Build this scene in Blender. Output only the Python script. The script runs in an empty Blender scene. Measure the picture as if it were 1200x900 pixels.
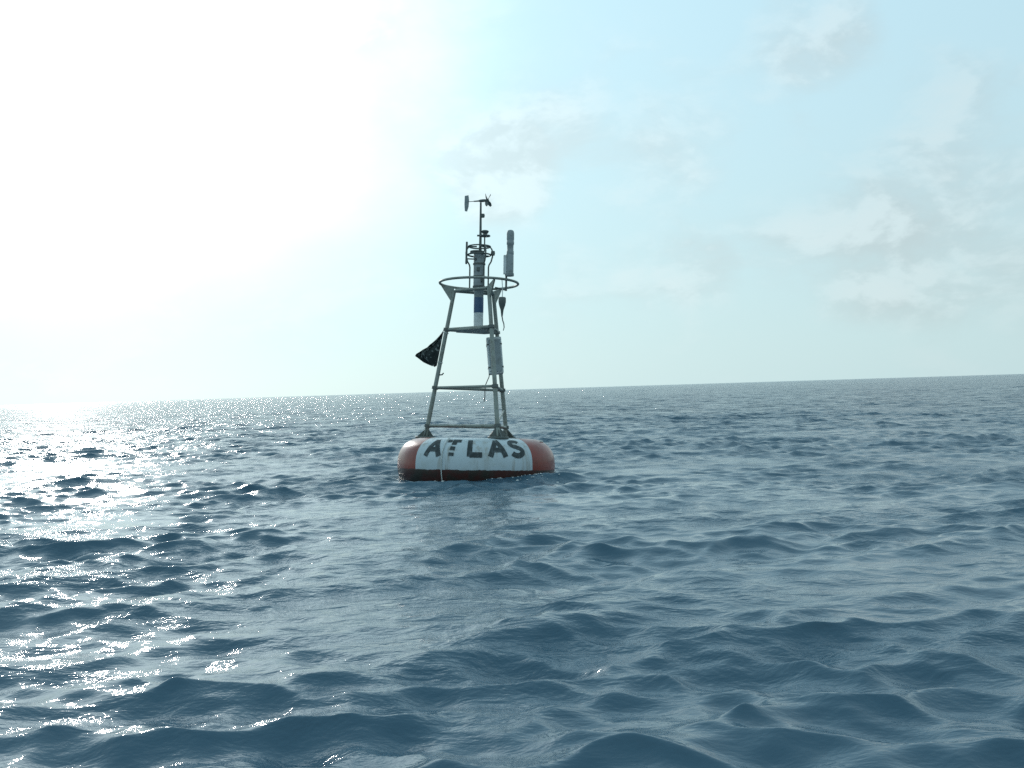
import bpy, math, random
import numpy as np
from mathutils import Vector, Matrix

R = math.radians
scene = bpy.context.scene
col = scene.collection

# ------------------------------------------------------------------ camera
F_PX = 1250.0            # focal length in pixels of the 1200 px wide photograph
CAM_H = 1.27             # eye height above mean sea level, from a small boat
ROLL = math.atan2(37.0, 1200.0)
PITCH = math.atan2(6.5, F_PX)
cam_d = bpy.data.cameras.new('camera')
cam_d.sensor_width = 36.0
cam_d.lens = 36.0 * F_PX / 1200.0
cam_d.clip_start = 0.05
cam_d.clip_end = 60000
cam = bpy.data.objects.new('camera', cam_d)
col.objects.link(cam)
cam_rot = Matrix.Rotation(R(90) + PITCH, 3, 'X') @ Matrix.Rotation(-ROLL, 3, 'Z')
cam.matrix_world = Matrix.Translation((0, 0, CAM_H)) @ cam_rot.to_4x4()
scene.camera = cam

def sight(px, py):
    """direction in which a point of the photograph lies"""
    return (cam_rot @ Vector((px - 600.0, 450.0 - py, -F_PX))).normalized()

# ------------------------------------------------------------------ sky and sun
SUN_DIR = sight(55, 40)
SUN_EL = math.asin(SUN_DIR.z)
SUN_AZ = math.atan2(SUN_DIR.x, SUN_DIR.y)       # clockwise from +Y

world = bpy.data.worlds.new('World')
scene.world = world
world.use_nodes = True
wn, wl = world.node_tree.nodes, world.node_tree.links
wn.clear()

class NT:
    """small helper for building node graphs"""
    def __init__(self, tree):
        self.t = tree
    def n(self, kind, **kw):
        nd = self.t.nodes.new(kind)
        for k, v in kw.items():
            setattr(nd, k, v)
        return nd
    def put(self, sock, v):
        if isinstance(v, bpy.types.NodeSocket):
            self.t.links.new(v, sock)
        else:
            sock.default_value = v
    def math(self, op, a, b=None, c=None, clamp=False):
        nd = self.n('ShaderNodeMath', operation=op, use_clamp=clamp)
        for i, v in enumerate((a, b, c)):
            if v is not None:
                self.put(nd.inputs[i], v)
        return nd.outputs[0]
    def vmath(self, op, a, b=None, out=0):
        nd = self.n('ShaderNodeVectorMath', operation=op)
        self.put(nd.inputs[0], a)
        if b is not None:
            self.put(nd.inputs[1], b)
        return nd.outputs[out]
    def ramp(self, v, lo, hi, a=0.0, b=1.0, smooth=True):
        nd = self.n('ShaderNodeMapRange', interpolation_type='SMOOTHSTEP' if smooth else 'LINEAR')
        for i, x in enumerate((v, lo, hi, a, b)):
            self.put(nd.inputs[i], x)
        return nd.outputs[0]
    def mix(self, f, a, b, blend='MIX'):
        nd = self.n('ShaderNodeMix', data_type='RGBA', blend_type=blend)
        self.put(nd.inputs[0], f)
        self.put(nd.inputs[6], a)
        self.put(nd.inputs[7], b)
        return nd.outputs[2]
    def noise(self, vec, scale, detail=4.0, rough=0.55, dist=0.0):
        nd = self.n('ShaderNodeTexNoise')
        self.put(nd.inputs['Vector'], vec)
        nd.inputs['Scale'].default_value = scale
        nd.inputs['Detail'].default_value = detail
        nd.inputs['Roughness'].default_value = rough
        nd.inputs['Distortion'].default_value = dist
        return nd.outputs[0]

def rgba(r, g, b):
    return (r, g, b, 1.0)

W = NT(world.node_tree)
sky = W.n('ShaderNodeTexSky', sky_type='NISHITA', sun_disc=False)
sky.sun_elevation = SUN_EL
sky.sun_rotation = SUN_AZ
sky.air_density = 1.0
sky.dust_density = 0.7
sky.ozone_density = 2.5
geo = W.n('ShaderNodeTexCoord').outputs['Generated']
sunv = tuple(SUN_DIR)
cosang = W.vmath('DOT_PRODUCT', geo, sunv, out=1)
ang = W.math('ARCCOSINE', W.math('MINIMUM', cosang, 1.0))          # angle from the sun
# thin high veil of cloud: bright where it scatters the sun forward
wvec = W.vmath('MULTIPLY', geo, (1.0, 1.0, 1.6))
angw = W.math('MULTIPLY_ADD', W.math('SUBTRACT', W.noise(wvec, 6.0, 5.0, 0.55), 0.5), 0.20, ang)
glow1 = W.ramp(angw, 0.41, 0.10)
glow2 = W.math('EXPONENT', W.math('MULTIPLY', ang, -1.0 / 0.38))
halo = W.math('MULTIPLY', W.math('MULTIPLY', glow1, 3.6), W.ramp(W.vmath('DOT_PRODUCT', geo, (0, 0, 1), out=1), 0.02, 0.26, 0.0, 1.0))
wide_n = W.n('ShaderNodeVectorMath', operation='SCALE')
wide_n.inputs[0].default_value = (1.9, 2.9, 3.05)
W.put(wide_n.inputs['Scale'], glow2)
veil_n = W.n('ShaderNodeVectorMath', operation='SCALE')
veil_n.inputs[0].default_value = (0.98, 1.0, 0.99)
W.put(veil_n.inputs['Scale'], halo)
sepv = W.n('ShaderNodeSeparateXYZ'); W.put(sepv.inputs[0], geo)
hi = W.ramp(sepv.outputs[2], 0.0, 0.40)
veil_b = W.mix(hi, rgba(2.35, 3.15, 3.28), rgba(2.3, 3.35, 3.75))
veil_c = W.vmath('ADD', W.vmath('ADD', veil_b, wide_n.outputs[0]), veil_n.outputs[0])
# cloud fields, stretched along the horizon
sep = W.n('ShaderNodeSeparateXYZ'); W.put(sep.inputs[0], geo)
elev = sep.outputs[2]
cvec = W.vmath('MULTIPLY', geo, (1.0, 1.0, 1.9))
cshift = W.vmath('ADD', cvec, tuple(Vector(sunv) * 0.018 + Vector((0, 0, 0.018))))
big = W.noise(cvec, 3.2, 2.0, 0.5)
fine = W.noise(cvec, 9.0, 7.0, 0.58, 0.25)
fine_s = W.noise(cshift, 9.0, 7.0, 0.58, 0.25)
field = W.math('ADD', W.math('MULTIPLY', big, 0.55), W.math('MULTIPLY', fine, 0.6))
# the heaps of cloud that can be told apart, each in its own direction
HEAPS = [((800, 318), 0.030, 0.9), ((835, 318), 0.026, 0.8), ((760, 322), 0.03, 0.5), ((1000, 235), 0.085, 0.9), ((1130, 180), 0.075, 1.0), ((950, 30), 0.05, 1.0),
         ((1190, 110), 0.03, 0.6), ((820, 150), 0.05, 0.6), ((585, 205), 0.045, 1.7), ((545, 195), 0.03, 1.2), ((655, 150), 0.025, 0.2),
         ((420, 15), 0.04, 0.8), ((1010, 300), 0.06, 0.8), ((450, 300), 0.035, 0.5), ((880, 90), 0.03, 0.5), ((1120, 290), 0.06, 0.6)]
heap = None
for (px, py), rad, wgt in HEAPS:
    d = sight(px, py)
    c = W.vmath('DOT_PRODUCT', geo, tuple(d), out=1)
    k = W.ramp(c, math.cos(rad * 1.5), 1.0, 0.0, wgt)
    heap = k if heap is None else W.math('MAXIMUM', heap, k)
dens = W.ramp(W.math('MULTIPLY_ADD', heap, 0.17, field), 0.55, 0.86)
lit = W.math('SUBTRACT', fine, fine_s)
shade = W.ramp(lit, -0.07, 0.09, 0.0, 1.0)
cl_l = W.math('MULTIPLY_ADD', shade, 1.15, W.math('MULTIPLY_ADD', glow2, 4.8, 2.05))
cl_c = W.n('ShaderNodeVectorMath', operation='SCALE')
cl_c.inputs[0].default_value = (0.90, 1.01, 1.02)
W.put(cl_c.inputs['Scale'], cl_l)
# veil thickens towards the horizon (longer path through the moist air)
veil_f = W.ramp(elev, 0.0, 0.42, 0.97, 0.90, smooth=False)
base = W.mix(veil_f, sky.outputs[0], veil_c)
skyc = W.mix(W.math('MULTIPLY', dens, 0.52), base, cl_c.outputs[0])
bg = W.n('ShaderNodeBackground')
gain = W.n('ShaderNodeVectorMath', operation='SCALE')
W.put(gain.inputs[0], skyc)
gain.inputs['Scale'].default_value = 2.82
W.put(bg.inputs[0], gain.outputs[0])
bg.inputs[1].default_value = 0.15
W.put(W.n('ShaderNodeOutputWorld').inputs[0], bg.outputs[0])

sun_d = bpy.data.lights.new('sun', 'SUN')
sun_d.energy = 2.0
sun_d.angle = R(0.53)
sun_d.color = (1.0, 0.96, 0.9)
sun = bpy.data.objects.new('sun', sun_d)
col.objects.link(sun)
sun.rotation_euler = SUN_DIR.to_track_quat('Z', 'Y').to_euler()
sun.location = SUN_DIR * 50

vs = scene.view_settings
vs.view_transform = 'Standard'
vs.look = 'None'
vs.exposure = -1.0
scene.cycles.use_denoising = False      # keep the small sharp glints
vs.gamma = 1.0

# ------------------------------------------------------------------ materials
def material(name, color, rough=0.5, metal=0.0, dirt=None, dirt_amt=0.5, dirt_scale=6.0, bump=0.0, spec=0.5):
    m = bpy.data.materials.new(name)
    m.use_nodes = True
    t = NT(m.node_tree)
    b = m.node_tree.nodes['Principled BSDF']
    tc = t.n('ShaderNodeTexCoord').outputs['Object']
    nz = t.noise(tc, dirt_scale, 6.0, 0.65)
    nz2 = t.noise(tc, dirt_scale * 5.0, 4.0, 0.6)
    if dirt is None:
        dirt = tuple(c * 0.6 for c in color)
    f = t.ramp(t.math('ADD', t.math('MULTIPLY', nz, 0.7), t.math('MULTIPLY', nz2, 0.3)), 0.46, 0.66, 0.0, dirt_amt)
    t.put(b.inputs['Base Color'], t.mix(f, rgba(*color), rgba(*dirt)))
    t.put(b.inputs['Roughness'], t.math('MULTIPLY_ADD', nz2, 0.3, rough - 0.12))
    b.inputs['Metallic'].default_value = metal
    b.inputs['Specular IOR Level'].default_value = spec
    if bump:
        bp = t.n('ShaderNodeBump')
        bp.inputs['Strength'].default_value = bump
        bp.inputs['Distance'].default_value = 0.01
        t.put(bp.inputs['Height'], nz2)
        t.put(b.inputs['Normal'], bp.outputs[0])
    return m

M = {
    'alu': material('weathered_aluminium', (0.26, 0.29, 0.265), 0.45, 0.3, (0.12, 0.10, 0.07), 0.6, 7.0, 0.2),
    'dark': material('dark_fittings', (0.095, 0.115, 0.112), 0.5, 0.1, (0.12, 0.10, 0.07), 0.4, 12.0),
    'white': material('white_housing', (0.62, 0.66, 0.66), 0.45, 0.0, (0.33, 0.34, 0.30), 0.5, 9.0),
    'grey': material('grey_housing', (0.27, 0.31, 0.32), 0.5, 0.0, (0.13, 0.15, 0.14), 0.7, 9.0),
    'blue': material('blue_band', (0.045, 0.10, 0.20), 0.45, 0.0, (0.12, 0.18, 0.28), 0.4, 14.0),
    'letter': material('dark_letter_paint', (0.018, 0.030, 0.034), 0.6, 0.0, (0.20, 0.25, 0.27), 0.40, 15.0),
    'rope': material('pale_rope', (0.52, 0.56, 0.55), 0.8, 0.0, (0.25, 0.24, 0.18), 0.5, 20.0),
    'cable': material('black_cable', (0.03, 0.035, 0.035), 0.5),
}

# ------------------------------------------------------------------ sea
DIST = 15.5
PX = DIST / F_PX                           # metres per photograph pixel at the buoy
bd = sight(558, 560)
BUOY_XY = Vector((bd.x, bd.y)).normalized() * DIST

rng = np.random.default_rng(5)
N_W = 300
lam = np.exp(np.linspace(math.log(0.16), math.log(30.0), N_W) + rng.uniform(-.01, .01, N_W))
spread = np.interp(np.log(lam), np.log([.16, 1.0, 4, 30]), [0.8, 0.44, 0.36, 0.30])
theta = R(106) + rng.normal(0, 1, N_W) * spread
slope = 0.0158 * np.interp(np.log(lam), np.log([.16, .45, .8, 1.4, 2.2, 4, 10, 30]), [1.7, 1.95, 1.5, .88, .44, .18, .11, .07]) * np.exp(rng.normal(0, .25, N_W))
amp = slope * lam / (2 * math.pi)
phase = rng.uniform(0, 2 * math.pi, N_W)
CHOP = 1.05

GROUPS = [(l_, rng.uniform(0, math.pi), rng.uniform(0, 6.28)) for l_ in (2.3, 2.9, 3.7, 4.6, 6.1, 8.3, 11.0, 17.0)]

def waves(X, Y, keep):
    """sum of Gerstner waves; keep(i) -> weight (array or 0) of component i"""
    dx = np.zeros_like(X); dy = np.zeros_like(X); dz = np.zeros_like(X)
    for i in range(N_W):
        w, n = keep(i)
        if n == 0:
            continue
        k = 2 * math.pi / lam[i]
        c, s = math.cos(theta[i]), math.sin(theta[i])
        ph = (k * c) * X[:n] + (k * s) * Y[:n] + np.float32(phase[i])
        a = np.float32(amp[i]) * w[:n]
        sn = np.sin(ph) * (a * np.float32(-CHOP))
        dx[:n] += np.float32(c) * sn
        dy[:n] += np.float32(s) * sn
        dz[:n] += np.cos(ph) * a
    # waves come in groups: rougher and quieter patches a few metres across
    g = np.zeros_like(X)
    for l_, t_, p_ in GROUPS:
        g += np.sin(np.float32(2 * math.pi / l_ * math.cos(t_)) * X + np.float32(2 * math.pi / l_ * math.sin(t_)) * Y + np.float32(p_))
    g = np.minimum(np.exp(np.float32(0.21) * g - np.float32(0.08)), np.float32(1.22))
    return dx * g, dy * g, dz * g

# level of the sea where the buoy floats, taken as height 0
def sea_level(x, y):
    X = np.array([[x]], np.float32); Y = np.array([[y]], np.float32)
    one = np.ones((1, 1), np.float32)
    return float(waves(X, Y, lambda i: (one if lam[i] > 1.8 else one * 0, 1))[2][0, 0])
lv = np.mean([sea_level(BUOY_XY.x + 0.9 * math.cos(a), BUOY_XY.y + 0.9 * math.sin(a)) for a in np.linspace(0, 2 * math.pi, 12)[:-1]])

radii = [2.2]
while radii[-1] < 26000:
    r = radii[-1]
    radii.append(r * (1.0036 if r < 45 else 1.005 if r < 300 else 1.06))
radii = np.array(radii)
a_fine = np.linspace(-R(35), R(35), 900)
a_rest = np.linspace(R(35), R(325), 112)[1:-1]
def sea_block(angles, dang):
    X = (radii[:, None] * np.sin(angles)[None, :]).astype(np.float32)
    Y = (radii[:, None] * np.cos(angles)[None, :]).astype(np.float32)
    dr = np.gradient(radii)
    sp = np.maximum(dr, radii * dang)
    def keep(i):
        f = np.clip((lam[i] / sp - 2.0) / 1.5, 0, 1)
        f = (f * f * (3 - 2 * f)).astype(np.float32)
        n = int((f > 0).sum())
        return f[:, None], n
    dx, dy, dz = waves(X, Y, keep)
    unres = np.zeros(len(radii))
    for i in range(N_W):
        unres += slope[i] ** 2 / 2 * (1 - keep(i)[0][:, 0] ** 2)
    return np.stack([X + dx, Y + dy, dz - np.float32(lv - 0.05)], axis=-1), np.repeat(unres[:, None], len(angles), axis=1)
b1, b2 = sea_block(a_fine, a_fine[1] - a_fine[0]), sea_block(a_rest, a_rest[1] - a_rest[0])
blk = np.concatenate([b1[0], b2[0]], axis=1)
unres = np.concatenate([b1[1], b2[1]], axis=1)
nr, na = blk.shape[:2]
verts = np.concatenate([blk.reshape(-1, 3), np.zeros((1, 3), np.float32)]).astype(np.float32)
ii, jj = np.meshgrid(np.arange(nr - 1), np.arange(na), indexing='ij')
j2 = (jj + 1) % na
quads = np.stack([ii * na + jj, ii * na + j2, (ii + 1) * na + j2, (ii + 1) * na + jj], axis=-1).reshape(-1, 4)[:, ::-1]
jr = np.arange(na)
tris = np.stack([np.full(na, nr * na), (jr + 1) % na, jr], axis=-1)
me = bpy.data.meshes.new('sea')
nq, nt = len(quads), len(tris)
me.vertices.add(len(verts)); me.vertices.foreach_set('co', verts.ravel())
me.loops.add(nq * 4 + nt * 3)
me.loops.foreach_set('vertex_index', np.concatenate([quads.ravel(), tris.ravel()]).astype(np.int32))
me.polygons.add(nq + nt)
me.polygons.foreach_set('loop_start', np.concatenate([np.arange(nq) * 4, nq * 4 + np.arange(nt) * 3]).astype(np.int32))
me.polygons.foreach_set('use_smooth', np.ones(nq + nt, dtype=bool))
me.update(calc_edges=True)
at = me.attributes.new('fine_slope', 'FLOAT', 'POINT')       # mean square slope of the ripples too fine for the mesh
at.data.foreach_set('value', np.append(unres.ravel(), 0.0).astype(np.float32))
sea = bpy.data.objects.new('sea', me)
col.objects.link(sea)
sea['kind'] = 'structure'
sea['label'] = 'choppy blue open sea reaching to the horizon'

m = bpy.data.materials.new('sea_water')
m.use_nodes = True
t = NT(m.node_tree)
b = m.node_tree.nodes['Principled BSDF']
tc = t.n('ShaderNodeTexCoord').outputs['Object']
rot = t.n('ShaderNodeMapping'); t.put(rot.inputs['Vector'], tc)
rot.inputs['Rotation'].default_value = (0, 0, R(-28)); rot.inputs['Scale'].default_value = (0.62, 1.0, 1.0)
rv = rot.outputs[0]
gust = t.ramp(t.noise(rv, 0.55, 3.0, 0.55), 0.34, 0.68, 0.30, 1.0)     # slick and ruffled patches
n1 = t.noise(rv, 4.2, 4.0, 0.55, 0.4)
n2 = t.noise(rv, 17.0, 4.0, 0.6, 0.3)
att = t.n('ShaderNodeAttribute', attribute_name='fine_slope')
n0 = t.noise(rv, 1.1, 4.0, 0.6, 0.3)
hgt0 = t.math('MULTIPLY', t.math('MULTIPLY', n0, att.outputs['Fac']), 18.0)
hgt = t.math('MULTIPLY', t.math('ADD', t.math('MULTIPLY', n1, 0.054), t.math('MULTIPLY', n2, 0.012)), gust)
bp = t.n('ShaderNodeBump')
bp.inputs['Strength'].default_value = 1.0
bp.inputs['Distance'].default_value = 1.0
t.put(bp.inputs['Height'], t.math('ADD', hgt, hgt0))
t.put(b.inputs['Normal'], bp.outputs[0])
b.inputs['Base Color'].default_value = rgba(0.042, 0.102, 0.148)
alpha = t.math('SQRT', t.math('MULTIPLY', att.outputs['Fac'], 2.0))
t.put(b.inputs['Roughness'], t.math('MINIMUM', t.math('MAXIMUM', t.math('SQRT', alpha), 0.05), 0.14))
b.inputs['IOR'].default_value = 1.333
me.materials.append(m)

# ------------------------------------------------------------------ mesh helpers
class MB:
    """collects shapes of one mesh; lengths in photograph pixels at the buoy, scaled by PX on build"""
    def __init__(self):
        self.v, self.f = [], []
    def add(self, vs, fs):
        o = len(self.v)
        self.v += [Vector(p) for p in vs]
        self.f += [tuple(i + o for i in f) for f in fs]
        return self
    def tube(self, pts, r, seg=10, closed=False, cap=True):
        pts = [Vector(p) for p in pts]
        n = len(pts)
        rr = r if isinstance(r, (list, tuple)) else [r] * n
        vs, fs = [], []
        up = None
        for i, p in enumerate(pts):
            a = pts[(i - 1) % n] if (closed or i > 0) else p
            c = pts[(i + 1) % n] if (closed or i < n - 1) else p
            d = (c - a).normalized()
            if up is None:
                up = d.orthogonal().normalized()
            up = (up - d * up.dot(d)).normalized()
            w = d.cross(up)
            for k in range(seg):
                an = 2 * math.pi * k / seg
                vs.append(p + (up * math.cos(an) + w * math.sin(an)) * rr[i])
        m_ = n if closed else n - 1
        for i in range(m_):
            for k in range(seg):
                k2 = (k + 1) % seg
                i2 = (i + 1) % n
                fs.append((i * seg + k, i * seg + k2, i2 * seg + k2, i2 * seg + k))
        if cap and not closed:
            fs.append(tuple(range(seg))[::-1])
            fs.append(tuple((n - 1) * seg + k for k in range(seg)))
        return self.add(vs, fs)
    def lathe(self, prof, c=(0, 0, 0), seg=24, axis=None):
        """closed profile list of (radius, height) about an axis through c"""
        ax = Vector(axis or (0, 0, 1)).normalized()
        u = ax.orthogonal().normalized() if axis else Vector((1, 0, 0))
        w = ax.cross(u)
        c = Vector(c)
        vs, fs = [], []
        n = len(prof)
        for r, h in prof:
            for k in range(seg):
                an = 2 * math.pi * k / seg
                vs.append(c + ax * h + (u * math.cos(an) + w * math.sin(an)) * max(r, 0.0))
        for i in range(n - 1):
            for k in range(seg):
                k2 = (k + 1) % seg
                fs.append((i * seg + k, i * seg + k2, (i + 1) * seg + k2, (i + 1) * seg + k))
        if prof[0][0] > 0.001:
            fs.append(tuple(range(seg))[::-1])
        if prof[-1][0] > 0.001:
            fs.append(tuple((n - 1) * seg + k for k in range(seg)))
        return self.add(vs, fs)
    def prism(self, pts, off):
        """flat outline given in 3-D, thickened by the vector off (centred)"""
        off = Vector(off) / 2
        n = len(pts)
        vs = [Vector(p) - off for p in pts] + [Vector(p) + off for p in pts]
        fs = [tuple(range(n))[::-1], tuple(range(n, 2 * n))]
        fs += [(i, (i + 1) % n, n + (i + 1) % n, n + i) for i in range(n)]
        return self.add(vs, fs)
    def box(self, c, size, rot=None):
        c = Vector(c)
        x, y, z = (s / 2 for s in size)
        vs = [Vector((sx * x, sy * y, sz * z)) for sz in (-1, 1) for sx, sy in ((-1, -1), (1, -1), (1, 1), (-1, 1))]
        if rot is not None:
            vs = [rot @ p for p in vs]
        return self.add([p + c for p in vs], [(3, 2, 1, 0), (4, 5, 6, 7), (0, 1, 5, 4), (1, 2, 6, 5), (2, 3, 7, 6), (3, 0, 4, 7)])
    def build(self, name, mat, parent=None, smooth=True, bevel=0.0, label=None):
        me = bpy.data.meshes.new(name)
        me.from_pydata([tuple(p * PX) for p in self.v], [], self.f)
        me.update()
        o = bpy.data.objects.new(name, me)
        col.objects.link(o)
        me.materials.append(M[mat] if isinstance(mat, str) else mat)
        if smooth:
            for p in me.polygons:
                p.use_smooth = True
            sharp = me.attributes.new('sharp_edge', 'BOOLEAN', 'EDGE')
            import bmesh
            bm = bmesh.new(); bm.from_mesh(me)
            bmesh.ops.recalc_face_normals(bm, faces=bm.faces)
            for e in bm.edges:
                e.smooth = not (len(e.link_faces) == 2 and e.calc_face_angle(0) > R(38))
            bm.to_mesh(me); bm.free()
        if bevel:
            bv = o.modifiers.new('bevel', 'BEVEL')
            bv.width = bevel * PX; bv.segments = 2; bv.limit_method = 'ANGLE'
        if parent is not None:
            o.parent = parent
        if label:
            o['label'] = label
        return o

def polar(r, a, z):
    return Vector((r * math.cos(R(a)), r * math.sin(R(a)), z))

# ------------------------------------------------------------------ buoy
buoy = bpy.data.objects.new('weather_buoy', None)
col.objects.link(buoy)
buoy.empty_display_size = 0.3
yaw = math.atan2(-BUOY_XY.x, BUOY_XY.y)      # local -Y looks back along the line of sight
LEAN_RIGHT, LEAN_AWAY = R(2.6), R(3.0)
buoy.location = (BUOY_XY.x, BUOY_XY.y, 0.02)
buoy.rotation_euler = (Matrix.Rotation(yaw, 3, 'Z') @ Matrix.Rotation(LEAN_RIGHT, 3, 'Y') @ Matrix.Rotation(-LEAN_AWAY, 3, 'X')).to_euler()
buoy['label'] = 'ring-shaped ocean buoy with orange and white hull lettered ATLAS and instrument tower'
buoy['category'] = 'buoy'

# hull: flattened ring, white and orange quarters over dark red bottom paint
HR, HA, HB, HZ = 60.0, 32.0, 31.0, 14.0      # centre radius, half width, half height, centre height
def hull_pt(az, u, lift=0.0):
    """az: degrees about the axis (-90 faces the camera); u: degrees round the tube, 0 = outermost, 90 = top"""
    p = 2.35
    cu, su = math.cos(R(u)), math.sin(R(u))
    x = math.copysign(abs(cu) ** (2 / p), cu)
    z = math.copysign(abs(su) ** (2 / p), su)
    n = Vector((cu, su)).normalized()
    return polar(HR + HA * x + lift * n.x, az, HZ + HB * z + lift * n.y)
hb = MB()
NA, NU = 160, 48
hv = [hull_pt(360.0 * i / NA, 360.0 * k / NU) for i in range(NA) for k in range(NU)]
hf = [(i * NU + k, ((i + 1) % NA) * NU + k, ((i + 1) % NA) * NU + (k + 1) % NU, i * NU + (k + 1) % NU) for i in range(NA) for k in range(NU)]
hb.add(hv, hf)

hm = bpy.data.materials.new('hull_paint')
hm.use_nodes = True
t = NT(hm.node_tree)
b = hm.node_tree.nodes['Principled BSDF']
tc = t.n('ShaderNodeTexCoord').outputs['Object']
sp = t.n('ShaderNodeSeparateXYZ'); t.put(sp.inputs[0], tc)
wob = t.math('MULTIPLY_ADD', t.noise(tc, 14.0, 4.0), 0.05, -0.025)
# quarters turned so that one white quarter faces the camera
qa = R(-47.5)
ca, sa = math.cos(qa), math.sin(qa)
e1 = t.math('ADD', t.math('MULTIPLY', sp.outputs[0], ca), t.math('MULTIPLY', sp.outputs[1], sa))
e2 = t.math('ADD', t.math('MULTIPLY', sp.outputs[0], -sa), t.math('MULTIPLY', sp.outputs[1], ca))
quad = t.math('MULTIPLY', e1, e2)
is_orange = t.math('GREATER_THAN', t.math('ADD', quad, t.math('MULTIPLY', wob, 0.25)), 0.0)
grime = t.noise(tc, 3.2, 7.0, 0.68)
st = t.n('ShaderNodeMapping'); t.put(st.inputs['Vector'], tc); st.inputs['Scale'].default_value = (14, 14, 1.3)
streak = t.ramp(t.noise(st.outputs[0], 1.0, 5.0, 0.6), 0.50, 0.72)
white = t.mix(t.math('MULTIPLY', streak, 0.75), rgba(0.46, 0.54, 0.58), rgba(0.27, 0.25, 0.20))
white = t.mix(t.ramp(grime, 0.50, 0.70, 0.0, 0.5), white, rgba(0.36, 0.40, 0.38))
orange = t.mix(t.ramp(grime, 0.42, 0.66, 0.0, 0.75), rgba(0.23, 0.038, 0.026), rgba(0.14, 0.034, 0.026))
orange = t.mix(t.math('MULTIPLY', streak, 0.35), orange, rgba(0.36, 0.20, 0.15))
top = t.mix(is_orange, white, orange)
bottom = t.mix(t.ramp(grime, 0.44, 0.62), rgba(0.062, 0.020, 0.015), rgba(0.030, 0.026, 0.019))
boot = t.ramp(t.math('ADD', sp.outputs[2], t.math('MULTIPLY', wob, 0.7)), 9.2 * PX, 10.2 * PX)
t.put(b.inputs['Base Color'], t.mix(boot, bottom, top))
t.put(b.inputs['Roughness'], t.ramp(grime, 0.3, 0.7, 0.24, 0.42))
b.inputs['Coat Weight'].default_value = 0.15
b.inputs['Specular IOR Level'].default_value = 0.35
b.inputs['Coat Roughness'].default_value = 0.16
bpn = t.n('ShaderNodeBump'); bpn.inputs['Strength'].default_value = 0.25; bpn.inputs['Distance'].default_value = 0.02
t.put(bpn.inputs['Height'], grime); t.put(b.inputs['Normal'], bpn.outputs[0])
hull = hb.build('hull', hm, buoy)

# letters, each a thin raised decal bent over the hull
def arc(cx, cy, rx, ry, a0, a1, n=9):
    return [(cx + rx * math.cos(R(a0 + (a1 - a0) * i / (n - 1))), cy + ry * math.sin(R(a0 + (a1 - a0) * i / (n - 1)))) for i in range(n)]
STROKES = {     # polylines in a unit box 0..1 high, width about 0.75
    'A': [[(0.0, 0.0), (0.36, 1.0)], [(0.36, 1.0), (0.74, 0.0)], [(0.16, 0.34), (0.60, 0.34)]],
    'T': [[(0.0, 0.92), (0.22, 0.93)], [(0.27, 0.93), (0.74, 0.92)], [(0.42, 0.88), (0.405, 0.62)], [(0.39, 0.50), (0.37, 0.30)], [(0.362, 0.17), (0.35, 0.02)]],
    'L': [[(0.10, 1.0), (0.10, 0.0)], [(0.10, 0.08), (0.68, 0.08)]],
    'S': [arc(0.35, 0.735, 0.27, 0.205, 25, 270, 12) + arc(0.35, 0.275, 0.30, 0.215, 80, -155, 12)],
}
def letter(ch, az0, h_deg, w_deg, u0, width):
    mb = MB()
    for li, line in enumerate(STROKES[ch]):
        pts = []
        for a_, c_ in zip(line[:-1], line[1:]):
            n = max(2, int(math.hypot(c_[0] - a_[0], c_[1] - a_[1]) / 0.06))
            pts += [(a_[0] + (c_[0] - a_[0]) * i / n, a_[1] + (c_[1] - a_[1]) * i / n) for i in range(n)]
        pts.append(line[-1])
        vs, fs = [], []
        n = len(pts)
        for i, (x, y) in enumerate(pts):
            a_ = pts[max(i - 1, 0)]; c_ = pts[min(i + 1, n - 1)]
            dx, dy = c_[0] - a_[0], c_[1] - a_[1]
            l = math.hypot(dx, dy) or 1
            nx, ny = -dy / l * width / 2, dx / l * width / 2
            for sx, lift in ((-1, 0.1), (-1, 0.42 + li * 0.05), (0, 0.42 + li * 0.05), (1, 0.42 + li * 0.05), (1, 0.1)):
                vs.append(hull_pt(az0 + (x + sx * nx) * w_deg, u0 + (y + sx * ny) * h_deg, lift))
            if i:
                o = (i - 1) * 5
                fs += [(o + k, o + k + 1, o + 5 + k + 1, o + 5 + k) for k in range(4)]
        mb.add(vs, fs)
    o = mb.build('letter', 'letter', hull)
    o['label'] = 'dark painted letter ' + ch + (' with worn gaps' if ch == 'T' else '')
for ch, az in (('A', -128.5), ('T', -113.4), ('L', -96.5), ('A', -80.5), ('S', -65.0)):
    letter(ch, az, 46.0, 15.0, 16.0, 0.245)

# line hanging down over the bow of the hull and the lifting rope round it
MB().tube([hull_pt(-114.5, u, 1.0) for u in range(72, -62, -6)], 0.55, 6).build('hanging_line', 'rope', hull)
MB().tube([hull_pt(a, 63 + 3 * math.sin(a * 0.13), 0.7) for a in range(-20, 75, 5)], 0.6, 6).build('hanging_line', 'rope', hull)
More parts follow.
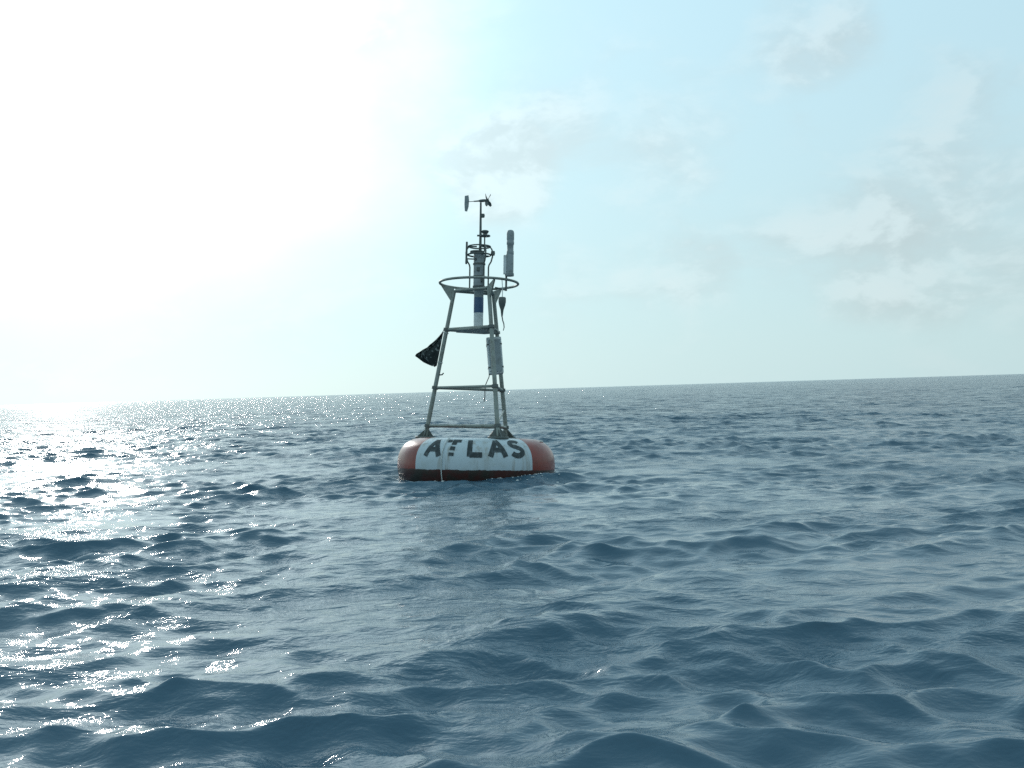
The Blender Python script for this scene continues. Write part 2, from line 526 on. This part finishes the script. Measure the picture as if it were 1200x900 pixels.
# tower ---------------------------------------------------------
LEG_A = (172.0, -67.0, 53.0)           # left, near right, far right
Z0, Z1, R0, R1 = 46.0, 221.0, 61.0, 29.0
def leg_pt(a, z, dr=0.0):
    f = (z - Z0) / (Z1 - Z0)
    return polar(R0 + (R1 - R0) * f + dr, a, z)
legs = []
for a in LEG_A:
    lg = MB().tube([leg_pt(a, Z0 + 1), leg_pt(a, Z1 - 1)], [2.65, 2.35], 14).build('leg', 'alu', buoy)
    legs.append(lg)
    # foot: plate on the hull, splayed webs and bolts
    tan = Vector((-math.sin(R(a)), math.cos(R(a)), 0)); rad = polar(1, a, 0)
    c = leg_pt(a, Z0)
    MB().lathe([(0, -1.8), (11.5, -1.8), (12, -1.2), (12, 0.2), (11.3, 0.8), (0, 0.8)], c, 20).build('foot_plate', 'dark', lg)
    for s in (-1, 1):
        MB().prism([c + tan * s * 2.2 + Vector((0, 0, 0.8)), c + tan * s * 11 + Vector((0, 0, 0.8)), c + tan * s * 10.5 + Vector((0, 0, 2.2)), leg_pt(a, Z0 + 11) + tan * s * 2.2], rad * 1.2).build('gusset', 'dark', lg, smooth=False)
        MB().prism([c + rad * s * 2.2 + Vector((0, 0, 0.8)), c + rad * s * 9.5 + Vector((0, 0, 0.8)), leg_pt(a, Z0 + 9) + rad * s * 2.2], tan * 1.2).build('gusset', 'dark', lg, smooth=False)
        for s2 in (-1, 1):
            MB().lathe([(0, 0), (1.5, 0), (1.5, 1.4), (0, 1.4)], c + tan * s * 6.2 + rad * s2 * 6.2 + Vector((0, 0, 0.75)), 6).build('bolt', 'dark', lg)
    # clamp collars where the rungs meet the leg
    for z in (59, 104, 173):
        MB().lathe([(2.7, -1.8), (3.9, -1.8), (3.9, 1.8), (2.7, 1.8)], leg_pt(a, z), 14, axis=leg_pt(a, z + 1) - leg_pt(a, z)).build('collar', 'dark', lg)
for z, r in ((59, 1.75), (104, 1.75), (173, 2.1), (219, 1.9)):
    for i in range(3):
        p, q = leg_pt(LEG_A[i], z), leg_pt(LEG_A[(i + 1) % 3], z)
        d = (q - p).normalized()
        MB().tube([p + d * 2.4, q - d * 2.4], r, 10).build('rung', 'alu', buoy)
# short diagonal stay between the two right legs
MB().tube([leg_pt(LEG_A[1], 61), leg_pt(LEG_A[2], 80)], 1.0, 8).build('stay', 'alu', buoy)
# shelf that carries the canister: triangular plate with rounded tips
sh = []
for a in LEG_A:
    for da in (-22, 22):
        sh.append(polar(30, a + da, 171.6))
MB().prism(sh, (0, 0, 1.8)).build('shelf', 'alu', buoy, smooth=False, bevel=0.4)
# guard ring with its three brackets
ring = MB().tube([polar(46.3, a, 228) for a in range(0, 360, 6)], 1.5, 10, closed=True).build('guard_ring', 'alu', buoy)
for a in LEG_A:
    tan = Vector((-math.sin(R(a)), math.cos(R(a)), 0))
    MB().prism([polar(29.5, a, 222.5), polar(44.8, a, 227.6), polar(45.4, a, 225.6), polar(33.4, a, 207), polar(31.0, a, 206)], tan * 1.6).build('bracket', 'alu', buoy, smooth=False)
    MB().tube([polar(8, a, 220.5), polar(28, a, 220.5)], 1.5, 8).build('spoke', 'alu', buoy)
# instrument canister on the shelf
can = MB().lathe([(0, 172.6), (6.2, 172.6), (6.3, 173.2), (6.3, 175.5), (5.6, 176), (5.6, 193)], seg=28).build('canister', 'white', buoy)
MB().lathe([(5.7, 193), (5.75, 193.2), (5.75, 210.8), (5.7, 211)], seg=28).build('blue_band', 'blue', can)
MB().lathe([(5.6, 211), (5.6, 222), (6.7, 222.6), (6.7, 264), (6.0, 266), (2.0, 267.5), (0, 267.6)], seg=28).build('upper_housing', 'grey', can)
for z in (224, 236, 251):
    MB().lathe([(6.6, z - 1.1), (7.4, z - 0.9), (7.4, z + 0.9), (6.6, z + 1.1)], seg=28).build('clamp_band', 'dark', can)
for az, z, w in ((-100, 244, 2.2), (-60, 231, 1.8), (-128, 256, 1.6)):
    MB().box(polar(7.0, az, z), (w * 1.6, w * 1.6, w * 2), Matrix.Rotation(R(az), 3, 'Z')).build('latch', 'dark', can, smooth=False, bevel=0.3)
# hoops and bent posts round the head of the canister
hoop_f = MB().tube([polar(13.0, a, 272) for a in range(0, 360, 10)], 0.85, 8, closed=True).build('hoop', 'dark', buoy)
MB().tube([polar(13.5, a, 262) for a in range(0, 360, 10)], 1.0, 8, closed=True).build('hoop', 'dark', buoy)
for a in (178, -4, 90, -62):
    pts = [polar(11, a, 220), polar(11, a, 247), polar(11.6, a, 250), polar(14, a, 254), polar(15.6, a, 260), polar(15.8, a, 265), polar(14.6, a, 269), polar(12.2, a, 272), polar(3, a, 272)]
    MB().tube(pts, 0.9, 8).build('bent_post', 'dark', buoy)
for a in (118, -62, 30):
    MB().tube([polar(6.0, a, 262), polar(13.5, a, 262)], 0.8, 8).build('hoop_spoke', 'dark', buoy)
MB().lathe([(0, -3.0), (2.2, -2.6), (2.6, 0), (2.2, 2.6), (0, 3.0)], (16, -2, 264), 10).build('lamp', 'dark', buoy)
MB().lathe([(5.0, 264), (8.6, 264.6), (8.6, 266.4), (5.0, 267)], (-2.5, 0, 0), 20).build('flange', 'dark', buoy)
ant = MB().box((-15.2, -1, 264), (2.4, 6.5, 26), Matrix.Rotation(R(1), 3, 'Y')).build('antenna_panel', 'dark', buoy, smooth=False, bevel=0.6)
MB().tube([(-15, -1, 257), (-6, 0, 257)], 0.8, 8).build('stand_off', 'dark', ant)
# mast with the wind vane
mast = MB().tube([(1.0, 0, 264), (1.0, 0, 290), (0.8, 0, 325)], [1.75, 1.5, 1.15], 12).build('mast', 'dark', buoy)
MB().lathe([(0, -2.6), (1.8, -2.2), (2.3, 0), (1.8, 2.2), (0, 2.6)], (3.6, -0.8, 309), 12).build('knob', 'dark', mast)
MB().tube([(1, 0, 309), (3.6, -0.8, 309)], 0.8, 8).build('knob_arm', 'dark', mast)
MB().tube([(6.0, -0.5, 266), (6.0, -0.5, 285)], 0.8, 8).build('sensor_post', 'dark', mast)
ds = MB().lathe([(0, 284.2), (6.2, 284.2), (6.4, 284.9), (6.2, 285.6), (2.4, 286), (2.4, 287.6), (3.5, 288), (4.6, 290.4), (3.4, 291.4), (0, 291.9)], (6.4, -0.5, 0), 20).build('radiation_sensor', 'dark', mast)
MB().tube([(-3.0, 0, 285.2), (7, -0.5, 285.2)], 1.1, 8).build('sensor_arm', 'dark', mast)
va = Vector((0.89, -0.45, -0.02)).normalized()       # heading of the vane, into the wind
vc = Vector((0.8, 0, 327.0))
body = MB().lathe([(0, -9.5), (0.7, -9.3), (0.9, -3), (1.6, -1), (1.8, 3), (1.5, 7.5), (1.9, 8), (1.9, 9.3), (0.7, 10.8), (0, 11)], vc, 14, axis=va).build('anemometer', 'dark', buoy)
MB().tube([vc - va * 9, vc - va * 19], 0.42, 8).build('tail_boom', 'dark', body)
side = va.cross(Vector((0, 0, 1))).normalized()
upv = side.cross(va)
tw = (side * 0.75 + va * 0.66).normalized()
tf = [vc - va * 18.5 + va * x * 1.25 + side * (0.08 * y) + upv * y for x, y in ((-2.2, 7.2), (1.6, 7.6), (2.2, 1.5), (1.6, -6), (0.0, -11.5), (-2.2, -11.0), (-2.6, -3))]
MB().prism(tf, side * 0.7).build('tail_vane', 'grey', body, smooth=False)
hub = vc + va * 8.7
for k in range(4):
    an = R(35 + 90 * k)
    dr = side * math.cos(an) + upv * math.sin(an)
    tn = va.cross(dr)
    vs, fs = [], []
    for i in range(5):
        f = i / 4.0
        tws = R(58 - 34 * f)
        ch_ = (tn * math.cos(tws) + va * math.sin(tws)) * (1.2 + 1.0 * math.sin(math.pi * min(1, f * 1.05)))
        c = hub + dr * (1.5 + 8.0 * f) + va * (1.2 * f)
        nn = ch_.cross(dr).normalized() * 0.22
        vs += [c - ch_ + nn, c + ch_ + nn, c + ch_ - nn, c - ch_ - nn]
        if i:
            o = (i - 1) * 4
            fs += [(o + q, o + (q + 1) % 4, o + 4 + (q + 1) % 4, o + 4 + q) for q in range(4)]
    fs += [(3, 2, 1, 0), (16, 17, 18, 19)]
    MB().add(vs, fs).build('propeller_blade', 'dark', body, smooth=False)
# rain gauge on the ring
gx = polar(48.5, -44, 0)
gz = 232.0
rg = MB().lathe([(0, gz + 24), (3.4, gz + 24), (4.1, gz + 25), (4.1, gz + 29), (3.7, gz + 29.6), (3.7, gz + 36), (4.3, gz + 37), (4.3, gz + 40), (3.9, gz + 41), (4.3, gz + 42.5), (4.3, gz + 50), (3.6, gz + 52.6), (2.2, gz + 53.6), (0, gz + 53.8)], gx + Vector((0.6, 0, 0)), 22).build('rain_gauge', 'grey', buoy)
MB().lathe([(0, gz), (5.0, gz), (5.2, gz + 0.8), (5.2, gz + 3), (4.6, gz + 3.6), (4.6, gz + 24), (4.0, gz + 25.5), (0, gz + 25.6)], gx, 22).build('lower_housing', 'grey', rg)
MB().box(gx + Vector((-5.4, -1, gz + 13)), (3.4, 4.5, 22)).build('junction_box', 'white', rg, smooth=False, bevel=0.5)
MB().tube([gx + Vector((-3.6, 1.5, 215)), gx + Vector((-3.6, 1.5, gz + 1))], 1.15, 8).build('mounting_post', 'dark', rg)
MB().tube([gx + Vector((-3.6, 1.5, 216)), polar(35, -58, 219)], 1.0, 8).build('mounting_arm', 'dark', rg)
# sensor hanging beside the upper legs
hx = polar(47.3, -55.5, 0)
hs = MB().lathe([(0, 206.6), (3.6, 206.6), (4.3, 205.6), (4.3, 201), (3.5, 197), (1.8, 192), (1.1, 186), (0.8, 184), (0, 184)], hx, 16).build('hanging_sensor', 'dark', buoy)
MB().tube([hx + Vector((0, 0, 206)), hx + Vector((0.3, 0, 216)), polar(46.3, -55.5, 227)], 0.45, 6).build('suspension_cord', 'rope', hs)
MB().tube([hx + Vector((0, 0, 185)), hx + Vector((0.8, 0, 180)), hx + Vector((2.2, 0, 176)), hx + Vector((2.6, 0, 172)), hx + Vector((1.6, 0, 168))], [0.75, 0.7, 0.65, 0.6, 0.4], 6).build('sensor_cable', 'dark', hs)
# electronics box strapped between the two right legs
lean = (leg_pt(LEG_A[2], 165) + leg_pt(LEG_A[1], 165) - leg_pt(LEG_A[2], 121) - leg_pt(LEG_A[1], 121)) / 2
rot = Matrix.Rotation(math.atan2(lean.x, lean.z), 3, 'Y')
bc = Vector((20.0, 4.0, 142.5))
eb = MB().box(bc, (17.5, 26, 43), rot).build('electronics_box', 'white', buoy, smooth=False, bevel=1.2)
MB().box(bc + rot @ Vector((0.4, -13.6, -0.5)), (13.5, 1.4, 38), rot).build('lid', 'grey', eb, smooth=False, bevel=0.5)
for z in (-14, 13):
    MB().box(bc + rot @ Vector((0, 0, z)), (18.2, 26.7, 1.6), rot).build('strap', 'dark', eb, smooth=False)
MB().box(bc + rot @ Vector((-7.0, -13.8, -17)), (2.4, 1.6, 2.4), rot).build('latch', 'white', eb, smooth=False)
MB().tube([bc + rot @ Vector((-8, -8, -21)) + Vector(q) for q in ((0, 0, 1), (-0.6, 0, -4), (-2.4, 0, -8), (-4.4, 0, -13), (-5.2, 0, -19), (-5.0, 0, -27), (-6, 1, -33))], 0.55, 6).build('cable', 'cable', eb)
cp = leg_pt(LEG_A[0], 119)
MB().tube([cp, cp + Vector((5.5, -2.5, 0.5)), cp + Vector((7, -3, 2.5))], 0.8, 8).build('cleat', 'dark', legs[0])

# ------------------------------------------------------------------ flag tied to the left leg
fm = bpy.data.materials.new('ragged_flag_cloth')
fm.use_nodes = True
t = NT(fm.node_tree)
b = fm.node_tree.nodes['Principled BSDF']
tc = t.n('ShaderNodeTexCoord').outputs['Object']
sp_ = t.ramp(t.noise(tc, 15.0, 3.0, 0.6), 0.53, 0.60)
t.put(b.inputs['Base Color'], t.mix(sp_, rgba(0.040, 0.056, 0.056), rgba(0.32, 0.36, 0.35)))
b.inputs['Roughness'].default_value = 0.85
tl = t.n('ShaderNodeBsdfTranslucent'); t.put(tl.inputs[0], b.inputs['Base Color'].links[0].from_socket)
mx = t.n('ShaderNodeMixShader'); mx.inputs[0].default_value = 0.45
t.put(mx.inputs[1], b.outputs[0]); t.put(mx.inputs[2], tl.outputs[0])
t.put([n_ for n_ in fm.node_tree.nodes if n_.type == 'OUTPUT_MATERIAL'][0].inputs[0], mx.outputs[0])
NXF, NYF = 22, 16
mb = MB()
top_, bot_ = leg_pt(LEG_A[0], 173, 3.2), leg_pt(LEG_A[0], 130, 3.2)
rr = random.Random(4)
rag = [rr.uniform(-0.06, 0.05) for _ in range(NYF + 1)]
vs = []
for side_ in (-1, 1):
    for j in range(NYF + 1):
        v = j / NYF
        h = bot_.lerp(top_, v)
        length = 1.2 + 29 * (0.16 + 0.84 * (v / 0.3) ** 0.8 if v < 0.3 else ((1 - v) / 0.7) ** 1.3) * (1 + 1.6 * rag[j])
        for i in range(NXF + 1):
            u = i / NXF
            p = h + Vector((-length * u, 9 * u + 3.6 * math.sin(u * 8 + v * 5) * (0.3 + u), -1.5 * u + 1.6 * math.sin(u * 8 + 1.0 + v * 4) * u + 1.2 * u * u))
            vs.append(p + Vector((0, side_ * 0.12, 0)))
n1_ = (NXF + 1) * (NYF + 1)
fs = []
for j in range(NYF):
    for i in range(NXF):
        a_ = j * (NXF + 1) + i
        q = (a_, a_ + 1, a_ + NXF + 2, a_ + NXF + 1)
        fs += [q, tuple(k + n1_ for k in q[::-1])]
rim = [i for i in range(NXF + 1)] + [j * (NXF + 1) + NXF for j in range(1, NYF + 1)] + [NYF * (NXF + 1) + i for i in range(NXF - 1, -1, -1)] + [j * (NXF + 1) for j in range(NYF - 1, 0, -1)]
fs += [(rim[k], rim[(k + 1) % len(rim)], rim[(k + 1) % len(rim)] + n1_, rim[k] + n1_) for k in range(len(rim))]
flag_loc = bot_
mb.add([p - flag_loc for p in vs], fs)
flag = mb.build('flag', fm)
bpy.context.view_layer.update()
flag.matrix_world = buoy.matrix_world @ Matrix.Translation(flag_loc * PX)
flag['label'] = 'small ragged dark flag with pale marks tied to the tower leg of the buoy'
flag['category'] = 'flag'
ties = []
for z in (134, 169):
    p = leg_pt(LEG_A[0], z) - flag_loc
    ax = leg_pt(LEG_A[0], z + 1) - leg_pt(LEG_A[0], z)
    MB().lathe([(2.75, -0.5), (3.3, -0.4), (3.3, 0.4), (2.75, 0.5)], p, 12, axis=ax).build('tie', 'rope', flag)

# ------------------------------------------------------------------ broken water along the hull
def surface(x, y):
    """height of the sea above the point x, y"""
    one = np.ones((len(x), 1), np.float32)
    X = np.array(x, np.float32)[:, None]; Y = np.array(y, np.float32)[:, None]
    px, py = X.copy(), Y.copy()
    for _ in range(4):
        dx, dy, dz = waves(px, py, lambda i: (one, len(x)))
        px, py = X - dx, Y - dy
    return dz[:, 0] - (lv - 0.05)
rr = random.Random(9)
spots = []
for a0, n_, wa, wr in ((-12, 26, 7, 6), (-30, 22, 8, 9), (-48, 44, 10, 12), (-74, 7, 6, 4), (-98, 8, 5, 5), (-121, 12, 7, 5), (-150, 8, 8, 4), (-172, 14, 7, 5), (-38, 12, 5, 22), (-24, 7, 4, 24)):
    for _ in range(n_):
        a_ = rr.gauss(a0, wa)
        r_ = (88.5 + abs(rr.gauss(0, wr))) * PX
        q = Matrix.Rotation(yaw, 2) @ Vector((math.cos(R(a_)), math.sin(R(a_)))) * r_ + BUOY_XY
        spots.append((q.x, q.y, rr.choice((0.35, 0.5, 0.5, 0.7, 1.1)) * (0.6 + 0.7 * rr.random())))
zs = surface([p[0] for p in spots], [p[1] for p in spots])
fo = MB()
for (x, y, r_), z in zip(spots, zs):
    el = rr.uniform(1.0, 2.2)
    fo.lathe([(0, -0.35 * r_), (r_ * 0.8, -0.25 * r_), (r_, 0.05 * r_), (r_ * 0.65, 0.4 * r_), (0, 0.55 * r_)], (0, 0, 0), 7)
    an = rr.uniform(0, 6.28)
    for k in range(len(fo.v) - 35, len(fo.v)):
        p = fo.v[k]
        p.x *= el
        p = Matrix.Rotation(an, 3, 'Z') @ (p * (1 + rr.uniform(-.12, .12)))
        fo.v[k] = p + Vector((x, y, z + 0.002)) / PX
fw = material('foam_white', (0.72, 0.76, 0.76), 0.35, 0.0, (0.55, 0.62, 0.63), 0.5, 30.0)
foam = fo.build('foam', fw)
foam['kind'] = 'stuff'
foam['label'] = 'small white flecks of foam where waves lap at the buoy hull'
